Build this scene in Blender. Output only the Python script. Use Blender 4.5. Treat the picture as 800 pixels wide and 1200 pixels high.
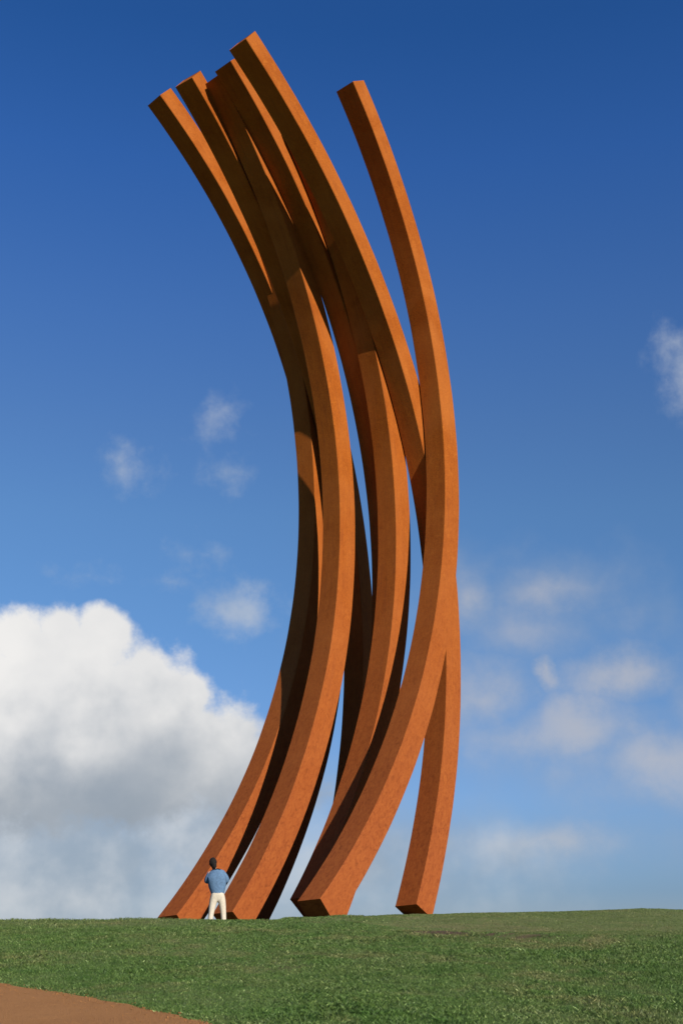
import bpy, bmesh, math, random
import numpy as np
from mathutils import Vector, Matrix

sc = bpy.context.scene
for o in list(bpy.data.objects):
    bpy.data.objects.remove(o, do_unlink=True)
C = sc.collection
R = math.radians

# ------------------------------------------------------------------ camera
F_PX, HORIZON_Y, EYE = 1400.0, 1083.0, 0.30      # photo is 800 x 1200
PITCH = math.atan((HORIZON_Y - 600) / F_PX)
cam = bpy.data.cameras.new('camera')
cam.sensor_fit = 'VERTICAL'
cam.sensor_height = 36.0
cam.lens = 36.0 * F_PX / 1200.0
cam.clip_start, cam.clip_end = 0.1, 20000
cam_o = bpy.data.objects.new('camera', cam)
C.objects.link(cam_o)
cam_o.location = (0, 0, EYE)
cam_o.rotation_euler = (math.pi / 2 + PITCH, 0, 0)
sc.camera = cam_o

# ------------------------------------------------------------------ view
sc.view_settings.view_transform = 'Standard'
sc.view_settings.look = 'None'
sc.view_settings.exposure = 0.6
sc.view_settings.gamma = 1.0
sc.view_settings.use_curve_mapping = False
sc.render.engine = 'CYCLES'

# ------------------------------------------------------------------ sun
SUN_AZ = R(37.0)          # to the right of straight behind the camera
SUN_EL = R(26.0)
to_sun = Vector((math.sin(SUN_AZ) * math.cos(SUN_EL), -math.cos(SUN_AZ) * math.cos(SUN_EL), math.sin(SUN_EL)))
sun = bpy.data.lights.new('sun', 'SUN')
sun.energy = 5.0
sun.angle = R(0.53)
sun.color = (1.0, 0.93, 0.82)
sun_o = bpy.data.objects.new('sun', sun)
C.objects.link(sun_o)
sun_o.rotation_euler = to_sun.to_track_quat('Z', 'Y').to_euler()
sun_o.location = (8, -10, 30)

# ------------------------------------------------------------------ world: sky with cumulus
def px_dir(px, py):
    v = (600 - py) / F_PX
    c, s = math.cos(PITCH), math.sin(PITCH)
    d = Vector(((px - 400) / F_PX, c - v * s, s + v * c)).normalized()
    return math.atan2(d.x, d.y), math.asin(d.z)

world = bpy.data.worlds.new('World')
sc.world = world
world.use_nodes = True
nt = world.node_tree
nt.nodes.clear()
N, L = nt.nodes, nt.links

def node(t, **kw):
    n = N.new(t)
    for k, v in kw.items():
        setattr(n, k, v)
    return n

def put(sock, v):
    if hasattr(v, 'is_output') or isinstance(v, bpy.types.NodeSocket):
        L.new(v, sock)
    else:
        sock.default_value = v

def M(op, a, b=None, c=None, clamp=False):
    n = node('ShaderNodeMath', operation=op, use_clamp=clamp)
    for i, v in enumerate((a, b, c)):
        if v is not None:
            put(n.inputs[i], v)
    return n.outputs[0]

def smooth(x, a, b):
    n = node('ShaderNodeMapRange', interpolation_type='SMOOTHSTEP')
    put(n.inputs[0], x)
    n.inputs[1].default_value, n.inputs[2].default_value = a, b
    n.inputs[3].default_value, n.inputs[4].default_value = 0, 1
    return n.outputs[0]

def mixc(f, a, b):
    n = node('ShaderNodeMix', data_type='RGBA')
    put(n.inputs[0], f); put(n.inputs[6], a); put(n.inputs[7], b)
    return n.outputs[2]

tc = node('ShaderNodeTexCoord')
dirv = tc.outputs['Generated']
sep = node('ShaderNodeSeparateXYZ'); L.new(dirv, sep.inputs[0])
az = M('ARCTAN2', sep.outputs[0], sep.outputs[1])
el = M('ARCSINE', sep.outputs[2])

sky = node('ShaderNodeTexSky')
sky.sky_type = 'NISHITA'
sky.sun_disc = False
sky.sun_elevation = SUN_EL
sky.sun_rotation = math.atan2(to_sun.x, to_sun.y)
sky.altitude = 0
sky.air_density = 1.0
sky.dust_density = 0.0
sky.ozone_density = 8.0
SKY_STRENGTH = 0.10

def fbm(vec, scale, detail, rough, off=(0, 0, 0)):
    mp = node('ShaderNodeMapping')
    L.new(vec, mp.inputs[0]); mp.inputs['Location'].default_value = off
    n = node('ShaderNodeTexNoise')
    L.new(mp.outputs[0], n.inputs['Vector'])
    n.inputs['Scale'].default_value = scale
    n.inputs['Detail'].default_value = detail
    n.inputs['Roughness'].default_value = rough
    return n.outputs[0]

# flat cloud coordinates (azimuth, elevation), so puffs sit at a place in the sky
cv = node('ShaderNodeCombineXYZ')
L.new(az, cv.inputs[0]); L.new(el, cv.inputs[1])
cvec = cv.outputs[0]

def blob_field(blobs, aa, ee):
    out = None
    for (px, py, rx, ry, w) in blobs:
        a0, e0 = px_dir(px, py)
        ra, re = rx / F_PX, ry / F_PX
        q = M('SQRT', M('ADD', M('POWER', M('ABSOLUTE', M('DIVIDE', M('SUBTRACT', aa, a0), ra)), 2.0),
                        M('POWER', M('ABSOLUTE', M('DIVIDE', M('SUBTRACT', ee, e0), re)), 2.0)))
        h = M('MULTIPLY', M('SUBTRACT', 1.0, q), w)
        out = h if out is None else M('MAXIMUM', out, h)
    return out

w1 = M('MULTIPLY', M('SUBTRACT', fbm(cvec, 22.0, 6, .65, (6.1, 2.2, 0)), .5), .045)
w2 = M('MULTIPLY', M('SUBTRACT', fbm(cvec, 22.0, 6, .65, (1.4, 7.9, 3)), .5), .035)
az_w, el_w = M('ADD', az, w1), M('ADD', el, w2)

def cloud_layer(blobs, nscale, namp, lo, hi, off, detail=7, rough=0.58, torn=False):
    f = blob_field(blobs, az_w if torn else az, el_w if torn else el)
    n = fbm(cvec, nscale, detail, rough, off)
    d = M('ADD', f, M('MULTIPLY', M('SUBTRACT', n, 0.5), namp))
    return smooth(d, lo, hi), d

# cumulus bank low on the left, small fair-weather puffs elsewhere
BIG = [(90, 855, 170, 75, 1.7), (75, 790, 115, 80, 1.0), (-40, 830, 150, 115, 1.0), (140, 830, 110, 90, 1.0), (205, 875, 105, 85, .95), (255, 900, 75, 75, .8),
       (118, 742, 42, 38, .95), (70, 738, 40, 34, .9), (25, 750, 50, 44, .95), (172, 790, 42, 40, .9), (225, 815, 36, 34, .8), (40, 915, 330, 70, .9), (-120, 780, 120, 90, 1.0)]
d_big, raw_big = cloud_layer(BIG, 22.0, 1.25, 0.0, 0.42, (3.1, 1.7, 0.4), 9, .60)
LOWBANK = [(30, 1010, 330, 110, 1.5), (-200, 1010, 260, 120, 1.5), (230, 965, 180, 120, 1.2), (430, 1020, 220, 70, .7)]
d_low, _ = cloud_layer(LOWBANK, 12.0, 1.3, -0.25, 0.9, (7.7, 2.2, 5.1), 8, .58)
PUFF = [(283, 712, 66, 40, 1.0), (150, 552, 44, 36, .62), (262, 548, 38, 36, .45), (258, 495, 38, 40, .40),
        (200, 680, 38, 14, .40), (100, 672, 36, 20, .40), (245, 650, 40, 24, .36),
        (800, 440, 46, 66, .66), (796, 398, 30, 26, .62)]
d_puff, _ = cloud_layer(PUFF, 30.0, 1.6, -0.05, 1.05, (1.3, 9.4, 2.0), 7, .56, True)
RIGHT = [(645, 690, 120, 50, .60), (545, 700, 55, 65, .66), (560, 815, 90, 66, .9), (725, 792, 90, 44, .95), (640, 788, 26, 28, .85),
         (680, 855, 150, 60, .95), (770, 890, 170, 70, .9), (600, 860, 120, 60, .6), (640, 985, 190, 34, .62), (880, 850, 130, 100, .9), (620, 740, 160, 60, .4)]
d_right, raw_right = cloud_layer(RIGHT, 15.0, 1.25, -0.30, 1.10, (5.0, 0.4, 8.8), 7, .54, True)
# the same kind of scattered cumulus all round the rest of the sky
vdiv = node('ShaderNodeVectorMath', operation='DIVIDE')
den = M('ADD', M('MAXIMUM', sep.outputs[2], 0.0), 0.22)
cden = node('ShaderNodeCombineXYZ')
for i in range(3):
    L.new(den, cden.inputs[i])
L.new(dirv, vdiv.inputs[0]); L.new(cden.outputs[0], vdiv.inputs[1])
n_all = fbm(vdiv.outputs[0], 1.9, 7, .56, (2.0, 4.0, 0))
d_all = M('MULTIPLY', smooth(n_all, .60, .78), smooth(M('ABSOLUTE', az), .34, .55))
d_all = M('MULTIPLY', d_all, smooth(sep.outputs[2], 0.0, .05))

# tone of the clouds: white heads, grey flat bases
ripple = fbm(cvec, 20.0, 5, .52, (0.5, 0.2, 1.0))
ripple2 = fbm(cvec, 8.0, 4, .5, (4.5, 1.2, 1.0))
e_base, e_top = px_dir(100, 935)[1], px_dir(100, 800)[1]
wob = M('ADD', M('MULTIPLY', M('SUBTRACT', ripple, .5), .10), M('MULTIPLY', M('SUBTRACT', ripple2, .5), .16))
h_big = smooth(M('ADD', el, wob), e_base - .015, e_top + .012)
col_big = mixc(h_big, (.31, .36, .42, 1), (.90, .88, .85, 1))
fold = smooth(fbm(cvec, 11.0, 5, .5, (8.5, 3.3, 1.0)), .36, .66)
col_big = mixc(M('MULTIPLY', M('SUBTRACT', 1.0, fold), .30), col_big, (.56, .58, .61, 1))
col_low = mixc(smooth(M('ADD', M('MULTIPLY', ripple2, .6), M('MULTIPLY', ripple, .4)), .40, .62), (.33, .40, .48, 1), (.60, .63, .66, 1))
col_puff = mixc(smooth(ripple, .3, .7), (.40, .47, .57, 1), (.54, .58, .64, 1))
col_right = mixc(smooth(M('ADD', raw_right, M('MULTIPLY', ripple, .9)), .45, 1.35), (.31, .38, .49, 1), (.53, .52, .53, 1))

# clear air above, a little haze toward the horizon, the same in every direction
grade = node('ShaderNodeValToRGB')
GR = [(1044, (.48, .57, .80)), (934, (.85, .81, .93)), (724, (1.0, 1.0, 1.0)), (604, (1.09, 1.10, 1.07)), (504, (1.05, 1.08, 1.12)),
      (364, (.90, 1.06, 1.24)), (184, (.63, .98, 1.33)), (24, (.45, .87, 1.22))]
ge = grade.color_ramp.elements
while len(ge) < len(GR):
    ge.new(.5)
for e_, (py, c_) in zip(ge, GR):
    e_.position = px_dir(600, py)[1] / (math.pi / 2)
    e_.color = (c_[0] / 2, c_[1] / 2, c_[2] / 2, 1)
L.new(M('DIVIDE', el, math.pi / 2), grade.inputs[0])
bg_col = node('ShaderNodeMix', data_type='RGBA', blend_type='MULTIPLY')
bg_col.inputs[0].default_value = 1.0
L.new(sky.outputs[0], bg_col.inputs[6]); L.new(grade.outputs[0], bg_col.inputs[7])
sk2 = node('ShaderNodeVectorMath', operation='SCALE')
L.new(bg_col.outputs[2], sk2.inputs[0]); sk2.inputs[3].default_value = 2 * SKY_STRENGTH
col = sk2.outputs[0]
col = mixc(M('MULTIPLY', d_all, .85), col, (.60, .62, .65, 1))
col = mixc(M('MULTIPLY', d_right, .70), col, col_right)
col = mixc(M('MULTIPLY', d_low, .90), col, col_low)
col = mixc(M('MULTIPLY', d_puff, .66), col, col_puff)
col = mixc(M('MULTIPLY', d_big, .96), col, col_big)
bg = node('ShaderNodeBackground')
L.new(col, bg.inputs[0]); bg.inputs[1].default_value = 2 ** -0.6
world.cycles.sampling_method = 'MANUAL'
world.cycles.sample_map_resolution = 512
wo = node('ShaderNodeOutputWorld')
L.new(bg.outputs[0], wo.inputs[0])

# ------------------------------------------------------------------ helpers
def mesh_obj(name, verts, faces, mat=None, parent=None, smooth_shade=False):
    me = bpy.data.meshes.new(name)
    me.from_pydata([tuple(v) for v in verts], [], [tuple(f) for f in faces])
    if mat:
        me.materials.append(mat)
    me.update()
    if smooth_shade:
        me.polygons.foreach_set('use_smooth', [True] * len(me.polygons))
    o = bpy.data.objects.new(name, me)
    C.objects.link(o)
    if parent:
        o.parent = parent
    return o

def new_mat(name):
    m = bpy.data.materials.new(name)
    m.use_nodes = True
    t = m.node_tree
    return m, t.nodes, t.links, t.nodes['Principled BSDF']

def mnoise(nn, ll, vec, scale, detail=4, rough=.55, dist=0.0):
    n = nn.new('ShaderNodeTexNoise')
    n.inputs['Scale'].default_value = scale
    n.inputs['Detail'].default_value = detail
    n.inputs['Roughness'].default_value = rough
    n.inputs['Distortion'].default_value = dist
    if vec is not None:
        ll.new(vec, n.inputs['Vector'])
    return n.outputs[0]

def mramp(nn, ll, fac, stops):
    r = nn.new('ShaderNodeValToRGB')
    el_ = r.color_ramp.elements
    while len(el_) < len(stops):
        el_.new(.5)
    for e_, (p_, c_) in zip(el_, stops):
        e_.position = p_
        e_.color = c_ if len(c_) == 4 else (*c_, 1)
    ll.new(fac, r.inputs[0])
    return r.outputs[0]

def mmix(nn, ll, f, a, b, mode='MIX'):
    n = nn.new('ShaderNodeMix')
    n.data_type = 'RGBA'
    n.blend_type = mode
    for s_, v in ((n.inputs[0], f), (n.inputs[6], a), (n.inputs[7], b)):
        if isinstance(v, bpy.types.NodeSocket):
            ll.new(v, s_)
        else:
            s_.default_value = v if not isinstance(v, tuple) or len(v) == 4 else (*v, 1)
    return n.outputs[2]

# ------------------------------------------------------------------ terrain height
def ss(x, a, b):
    t = np.clip((x - a) / (b - a), 0, 1)
    return t * t * (3 - 2 * t)

_rng = np.random.default_rng(5)
_tab = _rng.random((256, 256))
def vnoise(x, y):
    xi, yi = np.floor(x).astype(int), np.floor(y).astype(int)
    fx, fy = x - xi, y - yi
    fx, fy = fx * fx * (3 - 2 * fx), fy * fy * (3 - 2 * fy)
    a = _tab[xi & 255, yi & 255]; b = _tab[(xi + 1) & 255, yi & 255]
    c = _tab[xi & 255, (yi + 1) & 255]; d = _tab[(xi + 1) & 255, (yi + 1) & 255]
    return (a * (1 - fx) + b * fx) * (1 - fy) + (c * (1 - fx) + d * fx) * fy

# far edge of the path on the slope: x as a function of nothing, given as points (x, y)
PATH_EDGE = np.array([(-30, 23.5), (-20, 21.5), (-12, 18.9), (-8, 17.2), (-5.4, 15.9), (-3.98, 14.96), (-3.2, 14.2), (-2.45, 13.42), (-1.75, 12.6),
                      (-1.2, 11.85), (-.55, 10.6), (0.1, 8.9), (.75, 6.4), (1.3, 3), (1.7, -1), (1.9, -6), (1.9, -14), (1.9, -30)])
PATH_W = 4.2
def path_edge_y(x):
    o = np.argsort(PATH_EDGE[:, 0], kind='stable')
    return np.interp(x, PATH_EDGE[o, 0], PATH_EDGE[o, 1], right=-99)

def bank_y(x):
    return 22.6 - (x - 1.2) * .40 + .25 * np.sin(x * 1.3)

def ground_z(x, y):
    x, y = np.asarray(x, float), np.asarray(y, float)
    s_r = ss(x, -2.5, 7.0)
    lin = -1.35 + .0656 * y
    top = .40 + .09 * ss(x, -2, 1.5) + .15 * ss(x, 1.0, 8.0) - .02 * ss(x, -3, -9)
    k = .10
    h = np.clip(.5 + .5 * (top - lin) / k, 0, 1)
    z = top * (1 - h) + lin * h - k * h * (1 - h)          # smooth minimum
    z = np.where(y < -25, -1.35 - .0656 * 25 + 0 * y, z)
    # shallow dip behind the brow, where the left pair of arcs stands
    dip = ss(y, 27.0, 28.7) * (1 - ss(x, -1.95, -1.25)) * (1 - ss(y, 39, 44))
    z = z - .36 * dip
    # the knoll falls away behind the sculpture
    z = z - .9 * ss(y, 40, 60) - .055 * np.clip(y - 55, 0, 260)
    z = z - .02 * np.clip(np.abs(x) - 30, 0, 300)
    # low worn bank on the right
    by = bank_y(x)
    m = ss(x, .2, 2.0) * (1 - ss(x, 9, 14))
    z = z + m * (.07 * np.exp(-((y - by) / .45) ** 2) - .07 * ss(y, by + .1, by + .9) * (1 - ss(y, by + 1.5, by + 6)))
    near = (1 - ss(y, 50, 70)) * ss(y, -30, -20)
    on_grass = ss(y - path_edge_y(x), .1, .8)
    z = z + near * on_grass * (.05 * (vnoise(x * .55 + 9, y * .55) - .5) + .035 * (vnoise(x * 1.7, y * 1.7 + 30) - .5)
                               + .02 * (vnoise(x * 4.3, y * 4.3 + 70) - .5))
    return z

# ------------------------------------------------------------------ materials for the setting
def lawn_material(name, blade):
    m, nn, ll, b = new_mat(name)
    geo = nn.new('ShaderNodeNewGeometry')
    pos = geo.outputs['Position']
    big = mnoise(nn, ll, pos, .45, 4, .6, .6)
    mid = mnoise(nn, ll, pos, 2.3, 4, .6)
    fine = mnoise(nn, ll, pos, 30, 3, .7)
    c1 = mramp(nn, ll, big, [(.32, (0.06199, 0.1202, 0.02598)), (.52, (0.08856, 0.1429, 0.03695)), (.70, (0.124, 0.1541, 0.05657))])
    c2 = mramp(nn, ll, mid, [(.30, (0.05432, 0.1113, 0.02309)), (.55, (0.09151, 0.1443, 0.03752)), (.76, (0.1346, 0.1563, 0.0635))])
    col = mmix(nn, ll, .5, c1, c2)
    dr = nn.new('ShaderNodeAttribute'); dr.attribute_name = 'dry'
    col = mmix(nn, ll, dr.outputs['Fac'], col, (.165, .150, .066))
    if blade:
        at = nn.new('ShaderNodeAttribute'); at.attribute_name = 'tint'
        straw = mramp(nn, ll, at.outputs['Fac'], [(0.0, (0.384, 0.496, 0.4)), (.55, (1.0, 1.06, .90)), (.88, (1.35, 1.30, 1.25)), (.93, (2.3, 1.9, 2.0)), (1.0, (3.6, 3.0, 4.2))])
        col = mmix(nn, ll, 1.0, col, straw, 'MULTIPLY')
        b.inputs['Roughness'].default_value = .55
        b.inputs['Specular IOR Level'].default_value = .25
        tr = nn.new('ShaderNodeBsdfTranslucent')
        ll.new(col, tr.inputs[0])
        mx = nn.new('ShaderNodeMixShader'); mx.inputs[0].default_value = .25
        out = nn['Material Output']
        ll.new(b.outputs[0], mx.inputs[1]); ll.new(tr.outputs[0], mx.inputs[2]); ll.new(mx.outputs[0], out.inputs[0])
    else:
        # thatch and bare earth show between the blades; worn soil along the bank
        col = mmix(nn, ll, mramp(nn, ll, fine, [(.40, (0, 0, 0)), (.75, (.55, .55, .55))]), col, (0.084, 0.068, 0.036))
        at = nn.new('ShaderNodeAttribute'); at.attribute_name = 'soil'
        soil = mmix(nn, ll, fine, (0.044, 0.028, 0.0176), (0.128, 0.088, 0.056))
        col = mmix(nn, ll, at.outputs['Fac'], col, soil)
        b.inputs['Roughness'].default_value = .95
        b.inputs['Specular IOR Level'].default_value = .1
        bp = nn.new('ShaderNodeBump'); bp.inputs['Strength'].default_value = .9; bp.inputs['Distance'].default_value = .03
        ll.new(mnoise(nn, ll, pos, 22, 5, .7), bp.inputs['Height'])
        ll.new(bp.outputs[0], b.inputs['Normal'])
    ll.new(col, b.inputs['Base Color'])
    return m

mat_ground = lawn_material('lawn_soil', False)
mat_blade = lawn_material('grass_blades', True)

# ------------------------------------------------------------------ ground sheet
def axis(lo, hi, step, far, grow=1.22):
    a = list(np.arange(lo, hi + 1e-6, step))
    d, s = step, hi
    while s < far:
        d *= grow; s += d; a.append(s)
    d, s = step, lo
    while s > -far:
        d *= grow; s -= d; a.insert(0, s)
    return np.array(a)

def grid_mesh(name, X, Y, Z, mat):
    h, w = X.shape
    co = np.stack([X, Y, Z], -1).reshape(-1, 3)
    idx = np.arange(h * w).reshape(h, w)
    q = np.stack([idx[:-1, :-1], idx[:-1, 1:], idx[1:, 1:], idx[1:, :-1]], -1).reshape(-1, 4)
    me = bpy.data.meshes.new(name)
    me.vertices.add(len(co)); me.vertices.foreach_set('co', co.ravel())
    me.loops.add(q.size); me.loops.foreach_set('vertex_index', q.ravel().astype(np.int32))
    me.polygons.add(len(q)); me.polygons.foreach_set('loop_start', (np.arange(len(q)) * 4).astype(np.int32))
    me.polygons.foreach_set('use_smooth', np.ones(len(q), bool))
    me.materials.append(mat)
    me.update(calc_edges=True)
    o = bpy.data.objects.new(name, me)
    C.objects.link(o)
    return o

gx, gy = axis(-16, 16, .16, 4000), axis(6, 44, .16, 5000)
GX, GY = np.meshgrid(gx, gy)
def soil_mask(x, y):
    by = bank_y(x)
    m = ss(x, .8, 1.6) * (1 - ss(x, 2.8, 4.2))
    n = vnoise(x * 1.3 + 3, y * 2.1) * .55 + vnoise(x * 5.1 + 3, y * 7.1) * .45
    a = m * np.exp(-((y - by + .10) / .42) ** 2) * ss(n, .36, .52)
    b = np.exp(-(((x + .2) / 1.0) ** 2 + ((y - 16.9) / .5) ** 2)) * ss(n, .42, .65) * .7
    c = np.exp(-(((x - 1.9) / .8) ** 2 + ((y - 18.6) / .4) ** 2)) * ss(n, .42, .65) * .7
    return np.clip(a * 1.3 + b + c, 0, 1)
def dry_mask(x, y):
    n = vnoise(x * .8 + 31, y * .7 + 7) * .45 + vnoise(x * 2.6, y * 1.9 + 50) * .30 + vnoise(x * 7.5, y * 6.0 + 50) * .25
    d = .50 * ss(n, .50, .82)
    d = d + .30 * ss(y, bank_y(x), bank_y(x) + .8) * ss(x, .2, 2.0)          # mown shorter above the bank
    by = bank_y(x)
    d = d + .8 * np.exp(-((y - by + .3) / .75) ** 2) * ss(x, .4, 1.6) * (1 - ss(x, 3.5, 6)) * ss(n, .34, .62)
    d = d + .25 * ss(y, 22.5, 26) * (1 - ss(x, -4, -1))
    return np.clip(d, 0, .9)
ground = grid_mesh('ground', GX, GY, ground_z(GX, GY), mat_ground)
ground['kind'] = 'structure'
at = ground.data.attributes.new('soil', 'FLOAT', 'POINT')
at.data.foreach_set('value', soil_mask(GX, GY).ravel().astype(np.float32))

at = ground.data.attributes.new('dry', 'FLOAT', 'POINT')
at.data.foreach_set('value', dry_mask(GX, GY).ravel().astype(np.float32))

# ------------------------------------------------------------------ path of reddish crushed stone
m_path, nn, ll, b = new_mat('crushed_stone')
geo = nn.new('ShaderNodeNewGeometry'); pos = geo.outputs['Position']
pn = mnoise(nn, ll, pos, 55, 4, .75); pl_ = mnoise(nn, ll, pos, 1.1, 4, .6)
vo = nn.new('ShaderNodeTexVoronoi'); vo.inputs['Scale'].default_value = 85; ll.new(pos, vo.inputs['Vector'])
pc = mramp(nn, ll, pn, [(.25, (0.2294, 0.09946, 0.03222)), (.5, (0.3369, 0.1558, 0.05405)), (.75, (0.4301, 0.2221, 0.08575))])
pc = mmix(nn, ll, .35, pc, mramp(nn, ll, pl_, [(.3, (0.2867, 0.1292, 0.04366)), (.7, (0.3799, 0.1823, 0.06548))]))
ll.new(pc, b.inputs['Base Color']); b.inputs['Roughness'].default_value = .95
b.inputs['Specular IOR Level'].default_value = .15
bp = nn.new('ShaderNodeBump'); bp.inputs['Strength'].default_value = 1.0; bp.inputs['Distance'].default_value = .02
hm = nn.new('ShaderNodeMath'); hm.operation = 'MULTIPLY_ADD'; ll.new(mnoise(nn, ll, pos, 3.5, 5, .65), hm.inputs[0]); hm.inputs[1].default_value = 2.5; ll.new(vo.outputs['Distance'], hm.inputs[2])
ll.new(hm.outputs[0], bp.inputs['Height']); ll.new(bp.outputs[0], b.inputs['Normal'])
seg = []
for i in range(len(PATH_EDGE) - 1):
    for t in np.linspace(0, 1, 14, endpoint=False):
        seg.append(PATH_EDGE[i] * (1 - t) + PATH_EDGE[i + 1] * t)
seg.append(PATH_EDGE[-1])
seg = np.array(seg)
for _ in range(6):
    seg[1:-1] = (seg[:-2] + seg[2:] + 2 * seg[1:-1]) / 4
tan = np.gradient(seg, axis=0); tan /= np.linalg.norm(tan, axis=1)[:, None]
nrm = np.stack([tan[:, 1], -tan[:, 0]], 1)              # toward the near side of the path
jit = (vnoise(np.arange(len(seg)) * .35, np.zeros(len(seg))) - .5) * .10
W = np.linspace(0, PATH_W, 22)
PX = seg[:, 0][:, None] + nrm[:, 0][:, None] * (W[None] + jit[:, None])
PY = seg[:, 1][:, None] + nrm[:, 1][:, None] * (W[None] + jit[:, None])
crown = .018 + .015 * np.sin(np.pi * W / PATH_W)[None]
path = grid_mesh('path', PX, PY, ground_z(PX, PY) + crown, m_path)
path['kind'] = 'structure'

# ------------------------------------------------------------------ rusted steel
m_steel, nn, ll, b = new_mat('weathering_steel')
uvn = nn.new('ShaderNodeUVMap')
mp = nn.new('ShaderNodeMapping'); ll.new(uvn.outputs[0], mp.inputs[0]); mp.inputs['Scale'].default_value = (.25, 3.0, 1)
geo = nn.new('ShaderNodeNewGeometry'); pos = geo.outputs['Position']
streak = mnoise(nn, ll, mp.outputs[0], 2.6, 6, .6, .3)
patch = mnoise(nn, ll, pos, .55, 5, .6, .5)
grain = mnoise(nn, ll, pos, 26, 5, .72)
speck = mnoise(nn, ll, pos, 70, 3, .8)
c1 = mramp(nn, ll, streak, [(.25, (0.2157, 0.05267, 0.006318)), (.5, (0.2905, 0.07524, 0.008845)), (.75, (0.3403, 0.09927, 0.01137))])
c2 = mramp(nn, ll, patch, [(.3, (0.2324, 0.05568, 0.006739)), (.7, (0.3319, 0.09179, 0.01095))])
col = mmix(nn, ll, .45, c1, c2)
mp2 = nn.new('ShaderNodeMapping'); ll.new(uvn.outputs[0], mp2.inputs[0]); mp2.inputs['Scale'].default_value = (2.2, 4.5, 1)
run = mnoise(nn, ll, mp2.outputs[0], 1.6, 6, .65, .6)
col = mmix(nn, ll, mramp(nn, ll, run, [(.30, (.55, .55, .55)), (.46, (0, 0, 0))]), col, (0.1577, 0.03912, 0.005897))
blotch = mnoise(nn, ll, pos, 3.2, 6, .68, .8)
col = mmix(nn, ll, mramp(nn, ll, blotch, [(.52, (0, 0, 0)), (.72, (.55, .55, .55))]), col, (0.3818, 0.1167, 0.01433))
col = mmix(nn, ll, mramp(nn, ll, grain, [(.35, (.75, .75, .75)), (.62, (0, 0, 0))]), col, (0.1577, 0.03762, 0.005476))
col = mmix(nn, ll, mramp(nn, ll, speck, [(.60, (0, 0, 0)), (.85, (.5, .5, .5))]), col, (0.4316, 0.1505, 0.02317))
mp3 = nn.new('ShaderNodeMapping'); ll.new(uvn.outputs[0], mp3.inputs[0]); mp3.inputs['Scale'].default_value = (.30, 4.0, 1)
runs = mnoise(nn, ll, mp3.outputs[0], 2.0, 5, .62, .4)
col = mmix(nn, ll, mramp(nn, ll, runs, [(.30, (.42, .42, .42)), (.46, (0, 0, 0))]), col, (.135, .034, .010))
broad = mnoise(nn, ll, pos, .32, 4, .6, 1.0)
col = mmix(nn, ll, mramp(nn, ll, broad, [(.42, (0, 0, 0)), (.66, (.40, .40, .40))]), col, (.35, .112, .024))
# steel colour shifts redder and darker toward the ground
sx = nn.new('ShaderNodeSeparateXYZ'); ll.new(pos, sx.inputs[0])
lowf = nn.new('ShaderNodeMapRange'); ll.new(sx.outputs[2], lowf.inputs[0])
lowf.inputs[1].default_value = 15.0; lowf.inputs[2].default_value = 2.0; lowf.inputs[3].default_value = 0.0; lowf.inputs[4].default_value = .80
rough_n = mnoise(nn, ll, mp2.outputs[0], 2.4, 7, .7, 1.2)
redder = mramp(nn, ll, rough_n, [(.32, (.110, .027, .010)), (.47, (.205, .052, .016)), (.66, (.255, .074, .020))])
col = mmix(nn, ll, lowf.outputs[0], col, redder)
ll.new(col, b.inputs['Base Color'])
b.inputs['Roughness'].default_value = .82
b.inputs['Specular IOR Level'].default_value = .06
bp = nn.new('ShaderNodeBump'); bp.inputs['Strength'].default_value = .35; bp.inputs['Distance'].default_value = .012
ll.new(grain, bp.inputs['Height']); ll.new(bp.outputs[0], b.inputs['Normal'])

# ------------------------------------------------------------------ the sculpture: eight leaning arcs
ARC_R, ARC_S = 20.045, .75
ARCS = [  # azimuth, start angle, foot x, foot y, foot z, sideways lean, span in degrees
    (0.70457, -0.86268, -0.6099, 30.0439, 0.5602, -0.06282, 84.51),
    (0.70556, -0.51279, 1.9551, 34.2633, 0.6008, -0.06430, 84.06),
    (0.70442, -0.71020, -0.8436, 32.1786, 0.6910, -0.06532, 77.50),
    (0.70585, -0.62621, -0.4231, 33.8917, 0.4981, -0.06473, 84.95),
    (0.70763, -0.73533, -2.8278, 32.2264, 0.3210, -0.06399, 84.60),
    (0.59234, -0.54835, -0.4273, 36.2533, 0.5335, -0.08041, 85.17),
    (0.69096, -0.84140, -4.3741, 33.1212, 0.2210, -0.07775, 86.06),
    (0.78960, -0.64676, -2.6527, 36.4900, 0.4430, -0.06832, 88.50)]
sculpture = bpy.data.objects.new('arc_sculpture', None)
C.objects.link(sculpture)
sculpture.location = (-1.0, 32.0, .3)
sculpture['label'] = 'towering sculpture of eight curved square rusted steel beams leaning together on the grassy knoll'
sculpture['category'] = 'sculpture'
SC_LOC = Vector(sculpture.location)

def arc_frame(phi, t0, bx, by, bz, LEAN):
    u = Vector((-math.sin(phi), -math.cos(phi), 0))
    w = Vector((math.cos(phi), -math.sin(phi), 0))
    z = Vector((0, 0, 1))
    z2 = z * math.cos(LEAN) + w * math.sin(LEAN)
    w2 = w * math.cos(LEAN) - z * math.sin(LEAN)
    c0 = Vector((bx, by, bz)) - ARC_R * (-math.cos(t0) * u + math.sin(t0) * z2)
    return u, w2, z2, c0

def section(h, ch):
    return [(-h + ch, -h), (h - ch, -h), (h, -h + ch), (h, h - ch), (h - ch, h), (-h + ch, h), (-h, h - ch), (-h, -h + ch)]

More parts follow.
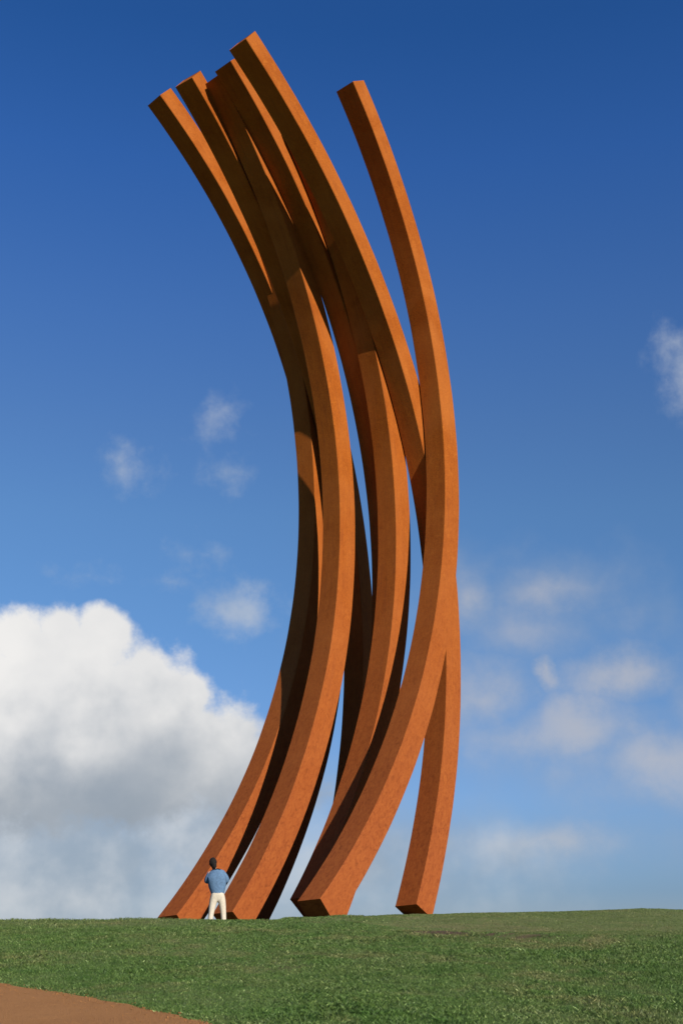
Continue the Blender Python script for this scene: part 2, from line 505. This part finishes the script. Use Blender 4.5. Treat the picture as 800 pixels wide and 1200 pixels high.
def make_arc(i, prm):
    u, w, z, c0 = arc_frame(*prm[:6])
    SPAN = R(prm[6])
    t0 = prm[1]
    n = 120
    h = ARC_S / 2
    sec = section(h, .018)
    ns = len(sec)
    per = [0.0]
    for k in range(ns):
        a_, b_ = sec[k], sec[(k + 1) % ns]
        per.append(per[-1] + math.dist(a_, b_))
    rr = random.Random(i + 3)
    verts = []
    ph = [rr.uniform(0, 6.28) for _ in range(6)]
    def pt(t, ro, wo):
        l_ = t * ARC_R
        ro = ro + .0025 * math.sin(l_ * 1.15 + ph[0]) + .0012 * math.sin(l_ * 2.9 + ph[1] + 3 * wo) + .0005 * math.sin(l_ * 6.3 + ph[2] - 4 * wo)
        wo = wo + .003 * math.sin(l_ * .95 + ph[3]) + .0012 * math.sin(l_ * 3.4 + ph[4] + 3 * ro) + .0005 * math.sin(l_ * 5.6 + ph[5])
        return c0 + (ARC_R + ro) * (-math.cos(t) * u + math.sin(t) * z) + wo * w - SC_LOC
    for j in range(n + 1):
        t = t0 + SPAN * j / n
        for (ro, wo) in sec:
            verts.append(pt(t, ro, wo))
    faces, uvs = [], []
    ln = ARC_R * SPAN
    for j in range(n):
        for k in range(ns):
            k2 = (k + 1) % ns
            faces.append((j * ns + k, (j + 1) * ns + k, (j + 1) * ns + k2, j * ns + k2))
            uvs += [(ln * j / n + i * 37, per[k]), (ln * (j + 1) / n + i * 37, per[k]), (ln * (j + 1) / n + i * 37, per[k + 1]), (ln * j / n + i * 37, per[k + 1])]
    o = mesh_obj('steel_arc', verts, faces, m_steel, sculpture)
    uvl = o.data.uv_layers.new(name='UVMap')
    uvl.data.foreach_set('uv', np.array(uvs, float).ravel())
    # the closing plates welded into both ends, set a little way in
    for end, t in ((0, t0 + .0004), (1, t0 + SPAN - .0004)):
        vs, hh = [], h - .001
        dt = .02 / ARC_R
        ta, tb = (t, t + dt) if end == 0 else (t - dt, t)
        for tt in (ta, tb):
            for (ro, wo) in section(hh, .014):
                vs.append(pt(tt, ro, wo))
        fs = [tuple(range(7, -1, -1)), tuple(range(8, 16))] + [(k, (k + 1) % 8, 8 + (k + 1) % 8, 8 + k) for k in range(8)]
        p_ = mesh_obj('end_plate', vs, fs, m_steel)
        p_.parent = o
        bm = bmesh.new(); bm.from_mesh(p_.data); bmesh.ops.recalc_face_normals(bm, faces=bm.faces); bm.to_mesh(p_.data); bm.free()
        ul = p_.data.uv_layers.new(name='UVMap')
    bm = bmesh.new(); bm.from_mesh(o.data); bmesh.ops.recalc_face_normals(bm, faces=bm.faces); bm.to_mesh(o.data); bm.free()
    return o

for i, prm in enumerate(ARCS):
    make_arc(i, prm)

# ------------------------------------------------------------------ person looking up at the arcs
def flat_mat(name, c, rough=.85, nscale=40, amp=.25):
    m, nn, ll, b = new_mat(name)
    tcn = nn.new('ShaderNodeTexCoord')
    n = mnoise(nn, ll, tcn.outputs['Object'], nscale, 4, .6)
    lo = tuple(v * (1 - amp) for v in c); hi = tuple(min(1, v * (1 + amp)) for v in c)
    ll.new(mramp(nn, ll, n, [(.3, lo), (.7, hi)]), b.inputs['Base Color'])
    b.inputs['Roughness'].default_value = rough
    b.inputs['Specular IOR Level'].default_value = .2
    return m

def skin_mesh(name, chains, mat, parent, root=0, sub=2):
    """chains: lists of (key or None, (x,y,z), (rx,ry)); a repeated key joins chains"""
    keys, vs, es, rad = {}, [], [], []
    for ch in chains:
        prev = None
        for key, p, r in ch:
            if key is not None and key in keys:
                i = keys[key]
            else:
                i = len(vs); vs.append(p); rad.append(r)
                if key is not None:
                    keys[key] = i
            if prev is not None:
                es.append((prev, i))
            prev = i
    me = bpy.data.meshes.new(name)
    me.from_pydata(vs, es, [])
    o = bpy.data.objects.new(name, me)
    C.objects.link(o)
    md = o.modifiers.new('skin', 'SKIN')
    for i, r in enumerate(rad):
        sv = me.skin_vertices[0].data[i]
        sv.radius = r[::-1]
        sv.use_root = (i == root)
    md.use_smooth_shade = True
    sb = o.modifiers.new('sub', 'SUBSURF'); sb.levels = sub; sb.render_levels = sub
    dg = bpy.context.evaluated_depsgraph_get()
    m2 = bpy.data.meshes.new_from_object(o.evaluated_get(dg))
    bpy.data.objects.remove(o, do_unlink=True)
    m2.name = name
    m2.materials.clear(); m2.materials.append(mat)
    m2.polygons.foreach_set('use_smooth', [True] * len(m2.polygons))
    r_ = bpy.data.objects.new(name, m2)
    C.objects.link(r_)
    r_.parent = parent
    return r_

def ball(name, c, r, mat, parent, cut=None, seg=20):
    bm = bmesh.new()
    bmesh.ops.create_uvsphere(bm, u_segments=seg, v_segments=14, radius=1)
    for v in bm.verts:
        v.co = Vector((v.co.x * r[0], v.co.y * r[1], v.co.z * r[2]))
        if cut:
            v.co = cut(v.co.copy())
        v.co += Vector(c)
    me = bpy.data.meshes.new(name)
    bm.to_mesh(me); bm.free()
    me.materials.append(mat)
    me.polygons.foreach_set('use_smooth', [True] * len(me.polygons))
    o = bpy.data.objects.new(name, me)
    C.objects.link(o); o.parent = parent
    return o

def make_person():
    px_, py_ = -2.86, 29.3
    root = bpy.data.objects.new('person', None)
    C.objects.link(root)
    root.location = (px_, py_, float(ground_z(px_, py_)))
    root['label'] = 'person in a blue top and pale trousers standing at the foot of the rusted arcs'
    root['category'] = 'person'
    sk = flat_mat('skin', (0.375, 0.2175, 0.15), .6, 30, .08)
    blue = flat_mat('blue_cotton', (0.07875, 0.1387, 0.225), .9, 25, .22)
    pale = flat_mat('pale_linen', (0.45, 0.3975, 0.315), .9, 25, .12)
    dark = flat_mat('dark_hair', (0.010, 0.008, 0.007), .9, 60, .4)
    shoe = flat_mat('shoe_leather', (0.075, 0.045, 0.03), .6, 40, .2)
    # figure faces +y (toward the arcs), the head turned to its left; feet at z = 0
    hipL, hipR = (-.085, .0, .86), (.095, .0, .87)
    pelvis = ('p', (.0, .0, .93), (.120, .085))
    chest = ('ch', (-.02, .02, 1.29), (.125, .085))
    body = [
        [pelvis, (None, (-.005, .01, 1.08), (.100, .075)), chest, ('nk0', (-.05, .035, 1.43), (.065, .058)),
         (None, (-.075, .055, 1.50), (.052, .055)), ('hd', (-.095, .075, 1.575), (.068, .080)), (None, (-.10, .085, 1.66), (.070, .085)), (None, (-.10, .08, 1.705), (.045, .055))],
        [pelvis, ('hl', hipL, (.070, .075)), (None, (-.150, -.01, .47), (.050, .052)), (None, (-.175, -.035, .30), (.046, .048)), ('al', (-.215, -.04, .085), (.036, .042)), (None, (-.22, .04, .035), (.04, .03)), (None, (-.225, .13, .03), (.035, .022))],
        [pelvis, ('hr', hipR, (.070, .075)), (None, (.135, .01, .48), (.050, .052)), (None, (.145, -.01, .30), (.046, .048)), ('ar', (.15, -.02, .085), (.036, .042)), (None, (.15, .06, .035), (.04, .03)), (None, (.15, .15, .03), (.035, .022))],
    ]
    # arms: elbows out, forearms folded up in front of the chest
    armL = [chest, ('sl', (-.185, .02, 1.40), (.050, .050)), (None, (-.225, .02, 1.30), (.040, .042)), ('el', (-.255, .05, 1.17), (.036, .038)), (None, (-.20, .16, 1.25), (.032, .033)), ('wl', (-.15, .24, 1.30), (.026, .032)), ('pl', (-.115, .27, 1.33), (.022, .040))]
    armR = [chest, ('sr', (.145, .02, 1.39), (.050, .050)), (None, (.195, .02, 1.30), (.040, .042)), ('er', (.235, .05, 1.17), (.036, .038)), (None, (.175, .16, 1.25), (.032, .033)), ('wr', (.125, .24, 1.30), (.026, .032)), ('pr', (.085, .27, 1.33), (.022, .040))]
    body += [armL, armR]
    for s_, key, (wx, wy, wz) in ((1, 'pl', (-.115, .27, 1.33)), (-1, 'pr', (.085, .27, 1.33))):
        for k, ln in enumerate((.060, .070, .066, .050)):
            dz = .028 - .018 * k
            b0 = (wx + s_ * .022, wy + .018, wz + dz)
            body.append([(key, (wx, wy, wz), (.022, .04)), (None, b0, (.0095, .0095)), (None, (b0[0] + s_ * ln * .55, b0[1] + .012, b0[2] - .010), (.0085, .0085)), (None, (b0[0] + s_ * ln * .95, b0[1] - .006, b0[2] - .022), (.0075, .0075))])
        body.append([(key, (wx, wy, wz), (.022, .04)), (None, (wx - s_ * .004, wy + .03, wz + .045), (.0105, .0105)), (None, (wx + s_ * .025, wy + .045, wz + .066), (.009, .009))])
    bo = skin_mesh('body', body, sk, root)
    # nose and ears belong to the head
    hc = Vector((-.10, .08, 1.60))
    ball('nose', hc + Vector((-.035, .088, .0)), (.014, .02, .022), sk, bo)
    ball('ear', hc + Vector((.073, .015, .0)), (.012, .022, .032), sk, bo)
    ball('ear', hc + Vector((-.070, -.020, .0)), (.012, .022, .032), sk, bo)
    eye = flat_mat('eye', (.02, .02, .02), .3)
    ball('eye', hc + Vector((-.055, .070, .03)), (.012, .010, .008), eye, bo)
    ball('eye', hc + Vector((-.005, .083, .03)), (.012, .010, .008), eye, bo)
    lip = flat_mat('lip', (.36, .13, .11), .5)
    ball('mouth', hc + Vector((-.028, .080, -.045)), (.024, .010, .007), lip, bo)
    # hair: cap down to the nape, open over the face
    def hcut(v):
        if v.y > .03 and v.z < .045:
            v.y = .03 + (v.y - .03) * .25
            v.x *= .90
        n_ = math.sin(v.x * 90) * math.cos(v.z * 70 + v.y * 40) * .004
        return v * (1 + n_ * 8)
    ball('hair', hc + Vector((.0, -.018, .025)), (.090, .105, .112), dark, root, hcut, 28)
    skin_mesh('hair', [[(None, (-.095, .015, 1.62), (.08, .07)), (None, (-.082, .0, 1.55), (.080, .062)), (None, (-.070, -.018, 1.465), (.066, .048))]], dark, root, 0, 2)
    # loose blue top with sleeves to below the elbow, hem over the hips
    cc = ('c', (-.015, .015, 1.27), (.245, .165))
    top = [
        [('w', (.005, .0, .82), (.135, .125)), (None, (.003, .0, .92), (.165, .138)), (None, (-.0, .005, 1.02), (.205, .155)), (None, (-.005, .01, 1.14), (.245, .170)), cc, (None, (-.04, .028, 1.395), (.185, .125)), (None, (-.062, .04, 1.46), (.085, .080))],
        [cc, (None, (-.180, .02, 1.375), (.080, .085)), (None, (-.225, .02, 1.28), (.076, .080)), (None, (-.250, .05, 1.18), (.080, .086)), (None, (-.20, .15, 1.235), (.058, .060))],
        [cc, (None, (.135, .02, 1.360), (.080, .085)), (None, (.192, .02, 1.28), (.076, .080)), (None, (.228, .05, 1.18), (.080, .086)), (None, (.175, .15, 1.235), (.058, .060))],
    ]
    skin_mesh('blouse', top, blue, root)
    tr = [
        [('u', (.0, .0, 1.02), (.150, .115)), ('p', (.0, .0, .93), (.160, .125)), ('l', (-.095, .0, .80), (.100, .108)), (None, (-.150, -.01, .47), (.070, .074)), (None, (-.178, -.03, .27), (.062, .068)), (None, (-.212, -.035, .075), (.060, .068))],
        [('p', (.0, .0, .93), (.165, .130)), ('r', (.10, .0, .80), (.100, .108)), (None, (.135, .008, .48), (.070, .074)), (None, (.145, -.008, .27), (.062, .068)), (None, (.15, -.015, .075), (.060, .068))],
    ]
    skin_mesh('trousers', tr, pale, root)
    for x_, y_ in ((-.215, -.04), (.15, -.02)):
        skin_mesh('shoe', [[(None, (x_, y_ - .03, .045), (.045, .045)), (None, (x_, y_ + .07, .04), (.05, .04)), (None, (x_ - .006, y_ + .17, .032), (.042, .030))]], shoe, root)
    root.rotation_euler = (R(-2), R(-2), R(8))
    return root
make_person()

# ------------------------------------------------------------------ grass blades
rng = np.random.default_rng(11)
def scatter(n, y0, y1, dens_pow=1.0):
    y = y0 + (y1 - y0) * rng.random(n)
    x = (rng.random(n) * 2 - 1) * (.31 * y1 + 2.5)
    k = np.abs(x) < .31 * y + 2.5
    return x[k], y[k]
def build_grass():
    bx, by, sc_ = [], [], []
    for (n, y0, y1, s_) in ((420000, 9.5, 17, 1.0), (340000, 17, 24, 1.1), (200000, 24, 33, 1.15)):
        x, y = scatter(n, y0, y1)
        bx.append(x); by.append(y); sc_.append(np.full(len(x), s_))
    x, y, s_ = map(np.concatenate, (bx, by, sc_))
    # keep off the path (with a ragged fringe) and thin out on bare soil
    d = y - path_edge_y(x)
    keep = d > (-.13 + .16 * rng.random(len(x)))
    keep &= rng.random(len(x)) > soil_mask(x, y) * .9
    x, y, s_ = x[keep], y[keep], s_[keep]
    n = len(x)
    tuft = vnoise(x * 5.5 + 11, y * 5.5 + 5)
    tall = .6 + .8 * vnoise(x * .9 + 40, y * .9) * tuft * 1.6
    beyond = (y > bank_y(x)) & (x > .5)
    tall = np.where(beyond, .55, tall)
    hgt = (.018 + .022 * rng.random(n)) * tall * s_
    wid = (.0042 + .0030 * rng.random(n)) * s_
    a = rng.random(n) * 2 * np.pi
    lean = hgt * (.2 + 1.1 * rng.random(n))
    la = rng.random(n) * 2 * np.pi
    z = ground_z(x, y) - .004
    dx, dy = np.cos(a) * wid / 2, np.sin(a) * wid / 2
    co = np.empty((n, 4, 3))
    co[:, 0] = np.stack([x - dx, y - dy, z], 1)
    co[:, 1] = np.stack([x + dx, y + dy, z], 1)
    mx, my = x + np.cos(la) * lean * .4, y + np.sin(la) * lean * .4
    co[:, 2] = np.stack([mx + dx * .8, my + dy * .8, z + hgt * .65], 1)
    co[:, 3] = np.stack([x + np.cos(la) * lean, y + np.sin(la) * lean, z + hgt], 1)
    me = bpy.data.meshes.new('grass')
    me.vertices.add(n * 4); me.vertices.foreach_set('co', co.ravel())
    base = np.arange(n)[:, None] * 4
    tri = (base + np.array([0, 1, 2, 3])[None]).astype(np.int32)
    me.loops.add(tri.size); me.loops.foreach_set('vertex_index', tri.ravel())
    me.polygons.add(n); me.polygons.foreach_set('loop_start', (np.arange(n) * 4).astype(np.int32))
    me.materials.append(mat_blade)
    me.update(calc_edges=True)
    tint = np.clip(rng.random(n) * .9 + .14 * (vnoise(x * 3, y * 3) - .5), 0, .9)
    dead = rng.random(n) < .035 + .05 * ss(vnoise(x * 1.2 + 5, y * 1.2 + 9), .5, .8)
    tint = np.where(dead, .9 + .1 * rng.random(n), tint)
    at = me.attributes.new('tint', 'FLOAT', 'POINT')
    at.data.foreach_set('value', np.repeat(tint, 4).astype(np.float32))
    at = me.attributes.new('dry', 'FLOAT', 'POINT')
    at.data.foreach_set('value', np.repeat(dry_mask(x, y), 4).astype(np.float32))
    o = bpy.data.objects.new('grass', me)
    C.objects.link(o)
    o['kind'] = 'stuff'
    o['label'] = 'short mown grass covering the slope of the knoll'
    o['category'] = 'grass'
    return o
build_grass()

# ------------------------------------------------------------------ loose stones on the path
def build_gravel():
    n = 9000
    k = rng.integers(40, len(seg) - 1, n)
    wv = PATH_W * rng.random(n) ** 1.25 - .03
    x = seg[k, 0] + nrm[k, 0] * wv + (rng.random(n) - .5) * .3
    y = seg[k, 1] + nrm[k, 1] * wv + (rng.random(n) - .5) * .3
    keep = (y > 7) & (y < 19) & (x > -9)
    x, y = x[keep], y[keep]
    n = len(x)
    z = ground_z(x, y) + .022
    r = .004 + .010 * rng.random(n) ** 3
    base = np.array([(1, 0, 0), (0, 1, 0), (-1, 0, 0), (0, -1, 0), (0, 0, .7), (0, 0, -.7)], float)
    ang = rng.random(n) * 6.28
    ca, sa = np.cos(ang), np.sin(ang)
    v = base[None] * (r[:, None, None] * (.7 + .6 * rng.random((n, 6, 1))))
    co = np.stack([v[..., 0] * ca[:, None] - v[..., 1] * sa[:, None] + x[:, None], v[..., 0] * sa[:, None] + v[..., 1] * ca[:, None] + y[:, None], v[..., 2] + z[:, None]], -1)
    f = np.array([(0, 1, 4), (1, 2, 4), (2, 3, 4), (3, 0, 4), (1, 0, 5), (2, 1, 5), (3, 2, 5), (0, 3, 5)])
    tri = (f[None] + (np.arange(n) * 6)[:, None, None]).reshape(-1, 3).astype(np.int32)
    me = bpy.data.meshes.new('gravel')
    me.vertices.add(n * 6); me.vertices.foreach_set('co', co.ravel())
    me.loops.add(tri.size); me.loops.foreach_set('vertex_index', tri.ravel())
    me.polygons.add(len(tri)); me.polygons.foreach_set('loop_start', (np.arange(len(tri)) * 3).astype(np.int32))
    me.materials.append(m_path)
    me.update(calc_edges=True)
    o = bpy.data.objects.new('gravel', me)
    C.objects.link(o)
    o['kind'] = 'stuff'
    o['label'] = 'small loose reddish stones lying on the path'
    o['category'] = 'gravel'
build_gravel()
